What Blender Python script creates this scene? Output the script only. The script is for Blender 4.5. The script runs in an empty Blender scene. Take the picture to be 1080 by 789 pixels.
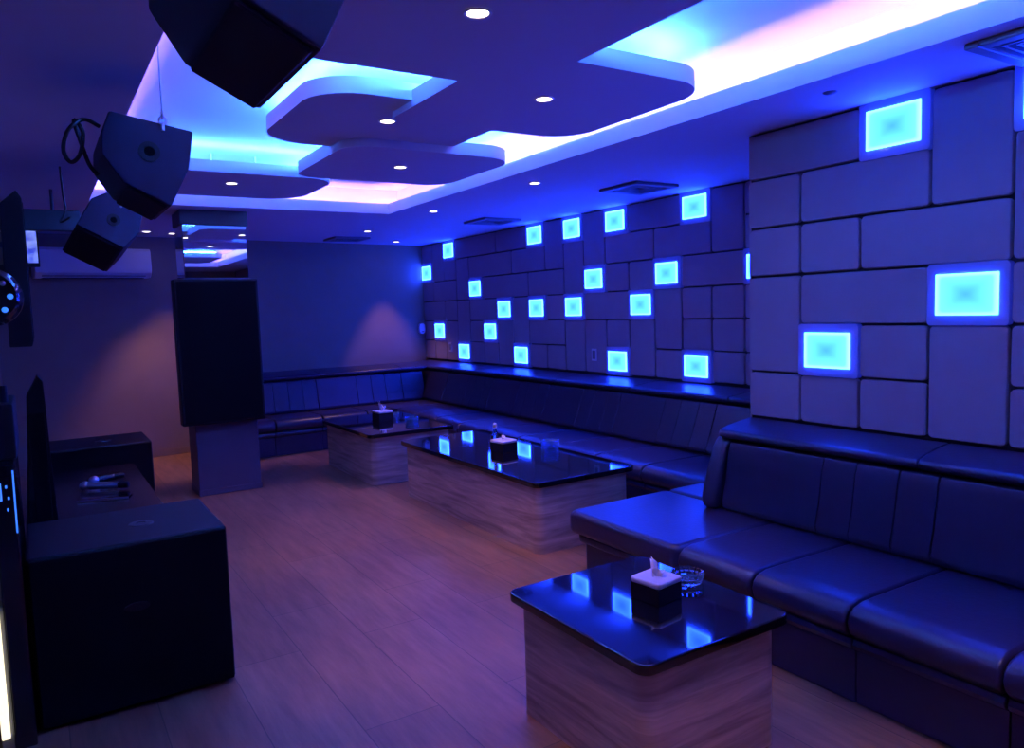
import bpy, bmesh, math, random
from mathutils import Vector, Matrix
random.seed(4)
PI = math.pi
SC = bpy.context.scene
COL = SC.collection

# ------------------------------------------------------------------ camera
cam_data = bpy.data.cameras.new('camera')
cam_data.sensor_width = 36.0
cam_data.sensor_fit = 'HORIZONTAL'
cam_data.lens = 793.0 / 1080.0 * 36.0
cam_data.clip_start = 0.02
cam = bpy.data.objects.new('camera', cam_data)
COL.objects.link(cam)
Rm = Matrix(((0.84388528, 0.07336986, -0.53148331),
             (-0.53555801, 0.05578729, -0.84265378),
             (-0.03217538, 0.99574326, 0.08637189)))
cam.matrix_world = Matrix.Translation((0, 0, 1.5)) @ Rm.to_4x4()
SC.camera = cam

# ------------------------------------------------------------------ world, exposure, light levels
world = bpy.data.worlds.new('world')
SC.world = world
world.use_nodes = True
world.node_tree.nodes['Background'].inputs[0].default_value = (0.01, 0.015, 0.08, 1)
world.node_tree.nodes['Background'].inputs[1].default_value = 0.2
SC.view_settings.view_transform = 'Standard'
SC.view_settings.look = 'None'
SC.view_settings.gamma = 1
SC.view_settings.exposure = 0.27
SC.view_settings.use_curve_mapping = False

PANEL_RIM = (0.50, 2.6, 62.0)      # glowing wall panels
PANEL_MID = (0.065, 0.44, 19.0)
CYAN_LED = (0.28, 1.40, 9.0); CYAN_S = 40.0
COVE_LED = (0.72, 0.34, 2.1); COVE_S = 34.0
SPOT_COL = (1.0, 0.50, 0.36); SPOT_W = 17.0
SCREEN_COL = (0.07, 0.10, 1.0); SCREEN_S = 6.0

# ------------------------------------------------------------------ helpers
def tag(o, label=None, cat=None, group=None, kind=None):
    if label: o['label'] = label
    if cat: o['category'] = cat
    if group: o['group'] = group
    if kind: o['kind'] = kind
    return o

def obj(name, bm, mat, parent=None, smooth=True, angle=35):
    me = bpy.data.meshes.new(name)
    bmesh.ops.recalc_face_normals(bm, faces=bm.faces)
    bm.to_mesh(me); bm.free()
    if isinstance(mat, (list, tuple)):
        for m in mat: me.materials.append(m)
    else:
        me.materials.append(mat)
    if smooth:
        for p in me.polygons: p.use_smooth = True
        me.set_sharp_from_angle(angle=math.radians(angle))
    o = bpy.data.objects.new(name, me)
    COL.objects.link(o)
    if smooth:
        wn_ = o.modifiers.new('weighted', 'WEIGHTED_NORMAL'); wn_.keep_sharp = True; wn_.weight = 90
    if parent: o.parent = parent
    return o

def thing(name, label, cat, loc=(0, 0, 0), rz=0, group=None):
    o = bpy.data.objects.new(name, None)
    COL.objects.link(o)
    o.empty_display_size = 0.05
    o.location = loc; o.rotation_euler = (0, 0, rz)
    return tag(o, label, cat, group)

def merge(bm, b2, M=None, mi=0):
    if M is not None: bmesh.ops.transform(b2, matrix=M, verts=b2.verts)
    me = bpy.data.meshes.new('tmp')
    for f in b2.faces: f.material_index = mi
    b2.to_mesh(me); b2.free()
    bm.from_mesh(me)
    bpy.data.meshes.remove(me)

def box(bm, a, b, bev=0.0, seg=2, mi=0, M=None):
    a = Vector(a); b = Vector(b)
    t = bmesh.new()
    bmesh.ops.create_cube(t, size=1)
    c = (a + b) / 2; s = b - a
    for v in t.verts:
        v.co = Vector((c.x + v.co.x * s.x, c.y + v.co.y * s.y, c.z + v.co.z * s.z))
    if bev:
        bmesh.ops.bevel(t, geom=t.edges[:], offset=bev, segments=seg, affect='EDGES', profile=0.5)
    merge(bm, t, M, mi)

def bx(a, b, bev=0.0, seg=2):
    bm = bmesh.new(); box(bm, a, b, bev, seg); return bm

def prism(bm, pts, fn0, fn1, bev=0.0, seg=3, mi=0, minang=40, M=None):
    """closed polygon pts; fn0/fn1 map (p, q) to the two ends"""
    t = bmesh.new()
    A = [t.verts.new(fn0(*p)) for p in pts]
    B = [t.verts.new(fn1(*p)) for p in pts]
    n = len(pts)
    t.faces.new(A); t.faces.new(list(reversed(B)))
    for i in range(n):
        t.faces.new((A[i], B[i], B[(i + 1) % n], A[(i + 1) % n]))
    bmesh.ops.recalc_face_normals(t, faces=t.faces)
    if bev:
        es = [e for e in t.edges if len(e.link_faces) == 2 and e.calc_face_angle(0) > math.radians(minang)]
        bmesh.ops.bevel(t, geom=es, offset=bev, segments=seg, affect='EDGES', profile=0.5)
    merge(bm, t, M, mi)

def lathe(bm, prof, n=32, mi=0, M=None):
    t = bmesh.new()
    rings = []
    for r, z in prof:
        if r < 1e-5:
            rings.append([t.verts.new((0, 0, z))])
        else:
            rings.append([t.verts.new((r * math.cos(2 * PI * i / n), r * math.sin(2 * PI * i / n), z)) for i in range(n)])
    for a, b in zip(rings[:-1], rings[1:]):
        for i in range(n):
            j = (i + 1) % n
            if len(a) == 1 and len(b) == 1: continue
            if len(a) == 1: t.faces.new((a[0], b[i], b[j]))
            elif len(b) == 1: t.faces.new((a[i], a[j], b[0]))
            else: t.faces.new((a[i], a[j], b[j], b[i]))
    merge(bm, t, M, mi)

def tube(bm, pts, r, n=8, mi=0, closed=False):
    t = bmesh.new()
    P = [Vector(p) for p in pts]
    rings = []
    up = Vector((0.13, 0.31, 0.94)).normalized()
    for i, p in enumerate(P):
        a = P[max(i - 1, 0)]; b = P[min(i + 1, len(P) - 1)]
        if closed: a = P[i - 1]; b = P[(i + 1) % len(P)]
        d = (b - a).normalized()
        u = d.cross(up)
        if u.length < 0.05: u = d.cross(Vector((1, 0, 0)))
        u.normalize(); w = d.cross(u)
        rings.append([t.verts.new(p + r * (u * math.cos(2 * PI * k / n) + w * math.sin(2 * PI * k / n))) for k in range(n)])
    m = len(rings)
    for i in range(m if closed else m - 1):
        a = rings[i]; b = rings[(i + 1) % m]
        for k in range(n):
            t.faces.new((a[k], a[(k + 1) % n], b[(k + 1) % n], b[k]))
    if not closed:
        t.faces.new(rings[0]); t.faces.new(rings[-1])
    merge(bm, t, None, mi)

def spline(ctrl, n=8):
    C = [Vector(c) for c in ctrl]
    C = [C[0]] + C + [C[-1]]
    out = []
    for i in range(1, len(C) - 2):
        for k in range(n):
            t = k / n
            a, b, c, d = C[i - 1], C[i], C[i + 1], C[i + 2]
            out.append(0.5 * ((2 * b) + (c - a) * t + (2 * a - 5 * b + 4 * c - d) * t * t + (3 * b - a - 3 * c + d) * t ** 3))
    out.append(C[-2])
    return out

def rrect(x0, y0, x1, y1, r, n=6):
    """rounded rectangle; r is a number or four radii (x0y0, x1y0, x1y1, x0y1)"""
    if not isinstance(r, (list, tuple)): r = (r,) * 4
    pts = []
    for (cx, cy, sx, sy, a0, q) in ((x0, y0, 1, 1, PI, r[0]), (x1, y0, -1, 1, 1.5 * PI, r[1]), (x1, y1, -1, -1, 0, r[2]), (x0, y1, 1, -1, 0.5 * PI, r[3])):
        if q <= 0.001:
            pts.append((cx, cy)); continue
        for k in range(n + 1):
            a = a0 + 0.5 * PI * k / n
            pts.append((cx + sx * q + q * math.cos(a), cy + sy * q + q * math.sin(a)))
    return pts

# ------------------------------------------------------------------ materials
def new_mat(name):
    m = bpy.data.materials.new(name); m.use_nodes = True
    nt = m.node_tree
    return m, nt, nt.nodes['Principled BSDF']

def node(nt, t, **kw):
    n = nt.nodes.new(t)
    for k, v in kw.items():
        if k.startswith('i_'): n.inputs[k[2:].replace('_', ' ')].default_value = v
        else: setattr(n, k, v)
    return n

def simple(name, col, rough=0.5, metal=0.0, noise=0.0, nscale=20, bump=0.0, bscale=120, spec=0.5, coat=0.0):
    m, nt, b = new_mat(name)
    b.inputs['Base Color'].default_value = (*col, 1)
    b.inputs['Roughness'].default_value = rough
    b.inputs['Metallic'].default_value = metal
    b.inputs['Specular IOR Level'].default_value = spec
    b.inputs['Coat Weight'].default_value = coat
    b.inputs['Coat Roughness'].default_value = 0.03
    tc = node(nt, 'ShaderNodeTexCoord')
    if noise:
        n = node(nt, 'ShaderNodeTexNoise'); n.inputs['Scale'].default_value = nscale; n.inputs['Detail'].default_value = 4
        nt.links.new(tc.outputs['Object'], n.inputs['Vector'])
        mx = node(nt, 'ShaderNodeMix', data_type='RGBA')
        mx.inputs[6].default_value = (*[c * (1 - noise) for c in col], 1)
        mx.inputs[7].default_value = (*[min(1, c * (1 + noise)) for c in col], 1)
        nt.links.new(n.outputs['Fac'], mx.inputs[0]); nt.links.new(mx.outputs[2], b.inputs['Base Color'])
    if bump:
        n = node(nt, 'ShaderNodeTexNoise'); n.inputs['Scale'].default_value = bscale; n.inputs['Detail'].default_value = 3
        nt.links.new(tc.outputs['Object'], n.inputs['Vector'])
        bp = node(nt, 'ShaderNodeBump'); bp.inputs['Strength'].default_value = bump; bp.inputs['Distance'].default_value = 0.01
        nt.links.new(n.outputs['Fac'], bp.inputs['Height']); nt.links.new(bp.outputs[0], b.inputs['Normal'])
    return m

def emit(name, col, s):
    m, nt, b = new_mat(name)
    b.inputs['Base Color'].default_value = (0.5, 0.5, 0.5, 1)
    b.inputs['Emission Color'].default_value = (*col, 1)
    b.inputs['Emission Strength'].default_value = s
    return m

M_CEIL = simple('painted ceiling', (0.62, 0.60, 0.66), 0.75, bump=0.03, bscale=300)
M_WALL = simple('grey wallpaper', (0.31, 0.215, 0.145), 0.8, noise=0.08, nscale=6, bump=0.06, bscale=260)
M_PANEL = simple('grey fabric wall padding', (0.40, 0.31, 0.36), 0.72, noise=0.06, nscale=8, bump=0.08, bscale=400)
M_GROOVE = simple('dark groove', (0.05, 0.05, 0.07), 0.8)
M_LEATHER = simple('black leather', (0.026, 0.020, 0.058), 0.35, noise=0.2, nscale=10, bump=0.10, bscale=55, spec=0.6)
M_BLACK = simple('black textured paint', (0.008, 0.006, 0.010), 0.5, spec=0.3, bump=0.12, bscale=500)
M_SPEAKER = simple('black speaker paint', (0.013, 0.007, 0.036), 0.5, spec=0.35, bump=0.12, bscale=500)
M_HANGGRILLE = simple('dark speaker cloth', (0.010, 0.006, 0.022), 0.7, bump=0.4, bscale=700, spec=0.3)
M_GRILLE = simple('black speaker grille', (0.003, 0.003, 0.004), 0.8, spec=0.12, bump=0.5, bscale=700)
M_GLOSSBLACK = simple('glossy black', (0.008, 0.008, 0.012), 0.08, spec=0.6)
M_GRANITE = simple('polished black stone', (0.006, 0.006, 0.009), 0.05, noise=0.5, nscale=300, spec=0.75, coat=0.35)
M_WHITE = simple('white plastic', (0.75, 0.72, 0.76), 0.4)
M_TISSUE = simple('white tissue', (0.85, 0.82, 0.86), 0.9)
M_AC = simple('off white plastic', (0.72, 0.66, 0.66), 0.35)
M_MIRROR = simple('mirror', (0.75, 0.8, 0.9), 0.02, metal=1.0)
M_METAL = simple('brushed metal', (0.85, 0.85, 0.88), 0.3, metal=1.0)
M_DARKMETAL = simple('dark metal', (0.08, 0.08, 0.09), 0.4, metal=0.7)
M_BROWNGLASS = simple('dark brown lacquer', (0.03, 0.022, 0.025), 0.22, noise=0.2, nscale=9)
M_COLUMN = simple('grey column laminate', (0.085, 0.07, 0.11), 0.5, noise=0.1, nscale=5)
M_GREYPL = simple('grey plastic', (0.22, 0.22, 0.26), 0.5)
M_CABLE = simple('black cable', (0.012, 0.012, 0.016), 0.5)
M_STEELWIRE = simple('steel wire', (0.5, 0.5, 0.55), 0.3, metal=1.0)

def glass_mat(name, col=(0.9, 0.95, 1.0)):
    m, nt, b = new_mat(name)
    b.inputs['Base Color'].default_value = (*col, 1)
    b.inputs['Roughness'].default_value = 0.03
    b.inputs['Transmission Weight'].default_value = 1.0
    b.inputs['IOR'].default_value = 1.48
    return m
M_GLASS = glass_mat('clear glass')
M_ACRYL = None

def floor_mat():
    m, nt, b = new_mat('wood plank floor')
    tc = node(nt, 'ShaderNodeTexCoord')
    sp = node(nt, 'ShaderNodeSeparateXYZ'); cb = node(nt, 'ShaderNodeCombineXYZ')
    nt.links.new(tc.outputs['Object'], sp.inputs[0])
    nt.links.new(sp.outputs['Y'], cb.inputs['X']); nt.links.new(sp.outputs['X'], cb.inputs['Y'])
    br = node(nt, 'ShaderNodeTexBrick')
    br.offset = 0.37
    br.inputs['Color1'].default_value = (0.25, 0.125, 0.070, 1)
    br.inputs['Color2'].default_value = (0.34, 0.175, 0.095, 1)
    br.inputs['Mortar'].default_value = (0.12, 0.07, 0.04, 1)
    br.inputs['Scale'].default_value = 1.0
    br.inputs['Mortar Size'].default_value = 0.0025
    br.inputs['Mortar Smooth'].default_value = 0.3
    br.inputs['Bias'].default_value = 0.0
    br.inputs['Brick Width'].default_value = 1.25
    br.inputs['Row Height'].default_value = 0.30
    nt.links.new(cb.outputs[0], br.inputs['Vector'])
    mp = node(nt, 'ShaderNodeMapping'); mp.inputs['Scale'].default_value = (11, 1.3, 1)
    nt.links.new(tc.outputs['Object'], mp.inputs['Vector'])
    ns = node(nt, 'ShaderNodeTexNoise'); ns.inputs['Scale'].default_value = 1.6; ns.inputs['Detail'].default_value = 7; ns.inputs['Roughness'].default_value = 0.65
    nt.links.new(mp.outputs[0], ns.inputs['Vector'])
    rp = node(nt, 'ShaderNodeValToRGB')
    rp.color_ramp.elements[0].position = 0.32; rp.color_ramp.elements[0].color = (0.62, 0.60, 0.60, 1)
    rp.color_ramp.elements[1].position = 0.68; rp.color_ramp.elements[1].color = (1.12, 1.1, 1.08, 1)
    nt.links.new(ns.outputs['Fac'], rp.inputs[0])
    mx = node(nt, 'ShaderNodeMix', data_type='RGBA', blend_type='MULTIPLY'); mx.inputs[0].default_value = 1
    nt.links.new(br.outputs['Color'], mx.inputs[6]); nt.links.new(rp.outputs[0], mx.inputs[7])
    nt.links.new(mx.outputs[2], b.inputs['Base Color'])
    b.inputs['Roughness'].default_value = 0.42
    bp = node(nt, 'ShaderNodeBump'); bp.inputs['Strength'].default_value = 0.25; bp.inputs['Distance'].default_value = 0.002; bp.invert = True
    nt.links.new(br.outputs['Fac'], bp.inputs['Height']); nt.links.new(bp.outputs[0], b.inputs['Normal'])
    return m
M_FLOOR = floor_mat()

def laminate():
    m, nt, b = new_mat('grey brown oak laminate')
    tc = node(nt, 'ShaderNodeTexCoord')
    mp = node(nt, 'ShaderNodeMapping'); mp.inputs['Scale'].default_value = (0.7, 0.7, 9)
    nt.links.new(tc.outputs['Object'], mp.inputs['Vector'])
    ns = node(nt, 'ShaderNodeTexNoise'); ns.inputs['Scale'].default_value = 2.4; ns.inputs['Detail'].default_value = 8; ns.inputs['Roughness'].default_value = 0.6; ns.inputs['Distortion'].default_value = 0.6
    nt.links.new(mp.outputs[0], ns.inputs['Vector'])
    rp = node(nt, 'ShaderNodeValToRGB')
    rp.color_ramp.elements[0].position = 0.3; rp.color_ramp.elements[0].color = (0.24, 0.15, 0.12, 1)
    rp.color_ramp.elements[1].position = 0.72; rp.color_ramp.elements[1].color = (0.74, 0.52, 0.42, 1)
    nt.links.new(ns.outputs['Fac'], rp.inputs[0]); nt.links.new(rp.outputs[0], b.inputs['Base Color'])
    b.inputs['Roughness'].default_value = 0.38
    return m
M_LAM = laminate()

def panel_light_mat():
    """edge lit LED panel: bright at its rim, softer in the middle (its own emission)"""
    m, nt, b = new_mat('edge lit led panel')
    uv = node(nt, 'ShaderNodeUVMap')
    sp = node(nt, 'ShaderNodeSeparateXYZ'); nt.links.new(uv.outputs[0], sp.inputs[0])
    def edge(sock):
        a = node(nt, 'ShaderNodeMath', operation='SUBTRACT'); a.inputs[1].default_value = 0.5; nt.links.new(sock, a.inputs[0])
        c = node(nt, 'ShaderNodeMath', operation='ABSOLUTE'); nt.links.new(a.outputs[0], c.inputs[0])
        return c.outputs[0]
    ex = edge(sp.outputs['X']); ey = edge(sp.outputs['Y'])
    mx = node(nt, 'ShaderNodeMath', operation='SMOOTH_MAX'); mx.inputs[2].default_value = 0.12
    nt.links.new(ex, mx.inputs[0]); nt.links.new(ey, mx.inputs[1])
    rp = node(nt, 'ShaderNodeValToRGB')
    e = rp.color_ramp.elements
    e[0].position = 0.0; e[0].color = (0, 0, 0, 1)
    e[1].position = 0.49; e[1].color = (1, 1, 1, 1)
    k = e.new(0.41); k.color = (0.30, 0.30, 0.30, 1)
    nt.links.new(mx.outputs[0], rp.inputs[0])
    cm = node(nt, 'ShaderNodeMix', data_type='RGBA', clamp_result=False)
    cm.inputs[6].default_value = (*PANEL_MID, 1); cm.inputs[7].default_value = (*PANEL_RIM, 1)
    nt.links.new(rp.outputs[0], cm.inputs[0])
    nt.links.new(cm.outputs[2], b.inputs['Emission Color'])
    b.inputs['Emission Strength'].default_value = 1.0
    b.inputs['Base Color'].default_value = (0.05, 0.1, 0.15, 1)
    b.inputs['Roughness'].default_value = 0.2
    return m
M_LEDPANEL = panel_light_mat()
M_CYAN = emit('cyan led strip', CYAN_LED, CYAN_S)
M_COVE = emit('white led strip', COVE_LED, COVE_S)
M_LAMP = emit('downlight lens', (1.0, 0.86, 0.78), 6.0)
M_STRIPWARM = emit('warm white led strip', (1.0, 0.9, 0.62), 1.2)
M_BLUEDOT = emit('blue lens and glint', (0.03, 0.2, 1.0), 1.0)  # lens emission, reused for the painted glints on the rack
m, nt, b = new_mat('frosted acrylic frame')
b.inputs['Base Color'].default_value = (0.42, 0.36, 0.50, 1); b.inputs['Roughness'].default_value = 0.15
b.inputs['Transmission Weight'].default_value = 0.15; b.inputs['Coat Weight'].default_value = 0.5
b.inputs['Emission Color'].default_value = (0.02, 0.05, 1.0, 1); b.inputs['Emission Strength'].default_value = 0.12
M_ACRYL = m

def screen_mat():
    m, nt, b = new_mat('screen showing a blue picture')
    tc = node(nt, 'ShaderNodeTexCoord')
    ns = node(nt, 'ShaderNodeTexNoise'); ns.inputs['Scale'].default_value = 4; ns.inputs['Distortion'].default_value = 1.2
    nt.links.new(tc.outputs['Object'], ns.inputs['Vector'])
    rp = node(nt, 'ShaderNodeValToRGB')
    rp.color_ramp.elements[0].position = 0.35; rp.color_ramp.elements[0].color = (*SCREEN_COL, 1)
    rp.color_ramp.elements[1].position = 0.7; rp.color_ramp.elements[1].color = (0.2, 0.25, 1.0, 1)
    nt.links.new(ns.outputs['Fac'], rp.inputs[0]); nt.links.new(rp.outputs[0], b.inputs['Emission Color'])
    b.inputs['Emission Strength'].default_value = SCREEN_S
    b.inputs['Base Color'].default_value = (0.01, 0.01, 0.01, 1)
    return m
M_SCREEN = screen_mat()
m, nt, b = new_mat('small blue screen')
tc = node(nt, 'ShaderNodeTexCoord'); wv = node(nt, 'ShaderNodeTexNoise'); wv.inputs['Scale'].default_value = 14
nt.links.new(tc.outputs['Object'], wv.inputs['Vector'])
rp = node(nt, 'ShaderNodeValToRGB')
rp.color_ramp.elements[0].position = 0.4; rp.color_ramp.elements[0].color = (0.01, 0.04, 0.5, 1)
rp.color_ramp.elements[1].position = 0.65; rp.color_ramp.elements[1].color = (0.3, 0.4, 0.9, 1)
nt.links.new(wv.outputs['Fac'], rp.inputs[0]); nt.links.new(rp.outputs[0], b.inputs['Emission Color']); b.inputs['Emission Strength'].default_value = 0.8
M_SMALLSCREEN = m

# ------------------------------------------------------------------ room shell
X0, XN, XF = -0.30, 3.40, 4.60          # left wall, near padded wall, far padded wall
YR, YP = -2.0, 2.85                     # rear wall, end of the projecting wall block
ZC, ZT = 2.40, 2.64                     # soffit, tray ceiling
HX0, HX1, HY0, HY1 = 0.41, 2.81, -0.60, 6.48
def yback(x): return 9.47 - 0.125 * (4.6 - x)

def struct(name, bm, m, parent=None, **k):
    o = obj(name, bm, m, parent, **k)
    if not parent: o['kind'] = 'structure'
    return o

struct('floor', bx((X0 - 0.1, YR - 0.1, -0.06), (XF + 0.2, 9.7, 0.0)), M_FLOOR, smooth=False)
struct('wall_left', bx((X0 - 0.1, YR, 0), (X0, 8.7, 2.75)), M_WALL, smooth=False)
struct('wall_rear', bx((X0 - 0.1, YR - 0.1, 0), (XN, YR, 2.75)), M_WALL, smooth=False)
bm = bmesh.new()
prism(bm, [(X0 - 0.1, yback(X0 - 0.1)), (XF + 0.1, yback(XF + 0.1)), (XF + 0.1, yback(XF) + 0.15), (X0 - 0.1, yback(X0) + 0.15)],
      lambda a, b: (a, b, 0), lambda a, b: (a, b, 2.75))
struct('wall_back', bm, M_WALL, smooth=False)
bm = bmesh.new()
prism(bm, [(X0, yback(X0) - 0.012), (3.9, yback(3.9) - 0.012), (3.9, yback(3.9)), (X0, yback(X0))],
      lambda a, b: (a, b, 0), lambda a, b: (a, b, 0.07))
struct('baseboard_back', bm, M_WALL, smooth=False)

# padded walls: dark backing with rounded padded fields, gaps left for the glowing panels
CW = 0.3288
def far_y(n): return 3.9017 + 0.3288 * (n + 1)      # near edge of column n (n = -3 ... 16)
def near_y(m): return YP - 0.3340 * m               # far edge of column m going towards the camera
ROWZ = [0.855, 1.11, 1.37, 1.63, 1.89, 2.15, 2.395]
def padded(parent, X, rects):
    bm = bmesh.new()
    for (ya, yb, za, zb) in rects:
        g = 0.0055
        pts = rrect(ya + g, za + g, yb - g, zb - g, 0.022, 3)
        n = len(pts)
        t = bmesh.new()
        A = [t.verts.new((X, p[0], p[1])) for p in pts]
        B = [t.verts.new((X - 0.024, p[0], p[1])) for p in pts]
        cy = (ya + yb) / 2; cz = (za + zb) / 2
        C_ = [t.verts.new((X - 0.030, p[0] + (0.006 if p[0] < cy else -0.006), p[1] + (0.006 if p[1] < cz else -0.006))) for p in pts]
        for R1, R2 in ((A, B), (B, C_)):
            for i in range(n): t.faces.new((R1[i], R1[(i + 1) % n], R2[(i + 1) % n], R2[i]))
        t.faces.new(C_)
        merge(bm, t)
    return obj('wall_padding', bm, M_PANEL, parent, angle=50)

wf = struct('wall_right', bx((XF, YP - 0.3, 0), (XF + 0.12, 9.6, 2.75)), M_GROOVE, smooth=False)
FAR_LIGHTS = {(0, 0), (3, 0), (8, 0), (12, 0), (10, 1), (14, 1), (2, 2), (5, 2), (7, 2), (9, 2), (-2, 3), (1, 3), (4, 3), (11, 3), (15, 4), (0, 5), (3, 5), (5, 5), (7, 5), (13, 5)}
FAR_MERGE = [(-1, 4, 1, 2), (1, 5, 2, 1), (0, 4, 2, 1), (2, 4, 2, 1), (4, 4, 1, 2), (5, 3, 1, 2), (6, 4, 1, 2), (7, 4, 2, 1), (9, 4, 3, 1),
             (8, 5, 2, 1), (10, 5, 3, 1), (-1, 3, 2, 1), (6, 3, 2, 1), (8, 3, 3, 1), (12, 3, 1, 2), (1, 1, 1, 2), (3, 2, 2, 1), (8, 1, 1, 2), (10, 2, 2, 1),
             (2, 0, 1, 2), (4, 0, 1, 2), (5, 0, 1, 2), (6, 1, 2, 1), (9, 0, 1, 2), (12, 1, 1, 2), (13, 3, 2, 1), (14, 2, 2, 1), (13, 0, 1, 2), (14, 4, 1, 2)]
def layout(cols, rows, lights, merges, edge):
    used = set(lights); out = []
    for (c, r, w, h) in merges:
        cells = {(c + i, r + j) for i in range(w) for j in range(h)}
        assert not (cells & used), (c, r, cells & used)
        used |= cells
        out.append((c, r, w, h))
    for c in cols:
        for r in rows:
            if (c, r) not in used: out.append((c, r, 1, 1))
    return [edge(*o) for o in out]
padded(wf, XF, layout(range(-4, 16), range(6), FAR_LIGHTS, FAR_MERGE, lambda c, r, w, h: (far_y(c), far_y(c + w), ROWZ[r], ROWZ[r + h])))
wn = struct('wall_right', bx((XN, YR, 0), (XF + 0.1, YP, 2.75)), M_GROOVE, smooth=False)
obj('wall_side', bx((XN - 0.001, YP, 0.0), (XF - 0.03, YP + 0.012, 2.40)), M_PANEL, wn, smooth=False)
NEAR_LIGHTS = {(2, 5), (1, 1), (3, 2), (4, 5)}
NEAR_MERGE = [(0, 5, 2, 1), (3, 4, 1, 2), (1, 4, 2, 1), (2, 3, 2, 1), (0, 1, 1, 2), (1, 2, 2, 1), (3, 0, 1, 2), (4, 3, 1, 2), (4, 1, 2, 1), (5, 4, 2, 1), (6, 1, 1, 2)]
padded(wn, XN, layout(range(0, 14), range(6), NEAR_LIGHTS, NEAR_MERGE, lambda c, r, w, h: (near_y(c + w), near_y(c), ROWZ[r], ROWZ[r + h])))

# ceiling: soffit with a rectangular tray, lip and cove ledge
bm = bmesh.new()
CO = 0.17
for a, b in (((X0 - .1, YR - .1), (HX0, 9.7)), ((HX1, YR - .1), (XF + .2, 9.7)), ((HX0, YR - .1), (HX1, HY0)), ((HX0, HY1), (HX1, 9.7))):
    box(bm, (a[0], a[1], ZC), (b[0], b[1], ZC + 0.02))
L = 0.018; LT = 2.492
box(bm, (HX0 - L, HY0 - L, ZC + .02), (HX0, HY1 + L, LT)); box(bm, (HX1, HY0 - L, ZC + .02), (HX1 + L, HY1 + L, LT))
box(bm, (HX0, HY0 - L, ZC + .02), (HX1, HY0, LT)); box(bm, (HX0, HY1, ZC + .02), (HX1, HY1 + L, LT))
W = 0.03
box(bm, (HX0 - CO - W, HY0 - CO - W, ZC + .02), (HX0 - CO, HY1 + CO + W, ZT)); box(bm, (HX1 + CO, HY0 - CO - W, ZC + .02), (HX1 + CO + W, HY1 + CO + W, ZT))
box(bm, (HX0 - CO, HY0 - CO - W, ZC + .02), (HX1 + CO, HY0 - CO, ZT)); box(bm, (HX0 - CO, HY1 + CO, ZC + .02), (HX1 + CO, HY1 + CO + W, ZT))
box(bm, (X0 - .1, YR - .1, ZT), (XF + .2, 9.7, ZT + 0.1))
ceil = struct('ceiling', bm, M_CEIL, smooth=False)
bm = bmesh.new()
q = 0.10
box(bm, (HX0 - q, HY0 - q, ZC + .022), (HX0 - q + .02, HY1 + q, ZC + .03)); box(bm, (HX1 + q - .02, HY0 - q, ZC + .022), (HX1 + q, HY1 + q, ZC + .03))
box(bm, (HX0 - q, HY1 + q - .02, ZC + .022), (HX1 + q, HY1 + q, ZC + .03)); box(bm, (HX0 - q, HY0 - q, ZC + .022), (HX1 + q, HY0 - q + .02, ZC + .03))
obj('cove_led_strip', bm, M_COVE, ceil, smooth=False)

# dropped ceiling panels, each a rounded slab with a cyan strip on top
SLABS = [  # x0, y0, x1, y1, bottom z, radii, label
    ((0.84, 0.62, 1.80, 2.73), 2.420, (.12, .12, .30, .12), 'dropped ceiling panel nearest the camera, behind the large hanging speaker'),
    ((1.55, 2.385, 2.635, 3.49), 2.445, (0.02, .25, .22, .02), 'dropped ceiling panel with a rounded right end, second nearest the camera'),
    ((1.105, 3.24, 2.19, 4.33), 2.475, (.24, .02, .02, .28), 'dropped ceiling panel with a rounded left end between two brighter cyan openings'),
    ((1.53, 4.035, 2.655, 5.10), 2.430, (.16, .24, .20, .16), 'dropped ceiling panel with both ends in view, over the middle of the room'),
    ((0.64, 5.23, 1.90, 6.27), 2.450, (.16, .24, .30, .16), 'dropped ceiling panel farthest from the camera, in front of the mirrored column'),
    ((1.52, -0.45, 2.60, 0.95), 2.450, (.2, .2, .2, .02), 'dropped ceiling panel directly above the camera, out past the frame'),
]
for (x0, y0, x1, y1), zb, rr, lab in SLABS:
    th = 0.075
    t = thing('ceiling_panel', lab, 'ceiling panel', ((x0 + x1) / 2, (y0 + y1) / 2, zb), 0, 'dropped ceiling panels')
    cx, cy = (x0 + x1) / 2, (y0 + y1) / 2
    pts = rrect(x0 - cx, y0 - cy, x1 - cx, y1 - cy, rr, 10)
    bm = bmesh.new()
    prism(bm, pts, lambda a, b: (a, b, 0), lambda a, b: (a, b, th))
    obj('slab', bm, M_CEIL, t, angle=30)
    ins = 0.085
    ip = rrect(x0 - cx + ins, y0 - cy + ins, x1 - cx - ins, y1 - cy - ins, [max(0.03, r - ins) for r in rr], 6)
    bm = bmesh.new()
    tube(bm, [(a, b, th + 0.008) for a, b in ip], 0.007, 6, closed=True)
    obj('led_strip', bm, M_CYAN, t)
    bm = bmesh.new()
    for sx in (-.15, .15):
        for sy in (-.15, .15): box(bm, (sx - .006, sy - .006, th), (sx + .006, sy + .006, ZT - zb))
    obj('hanger', bm, M_CEIL, t, smooth=False)

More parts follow.
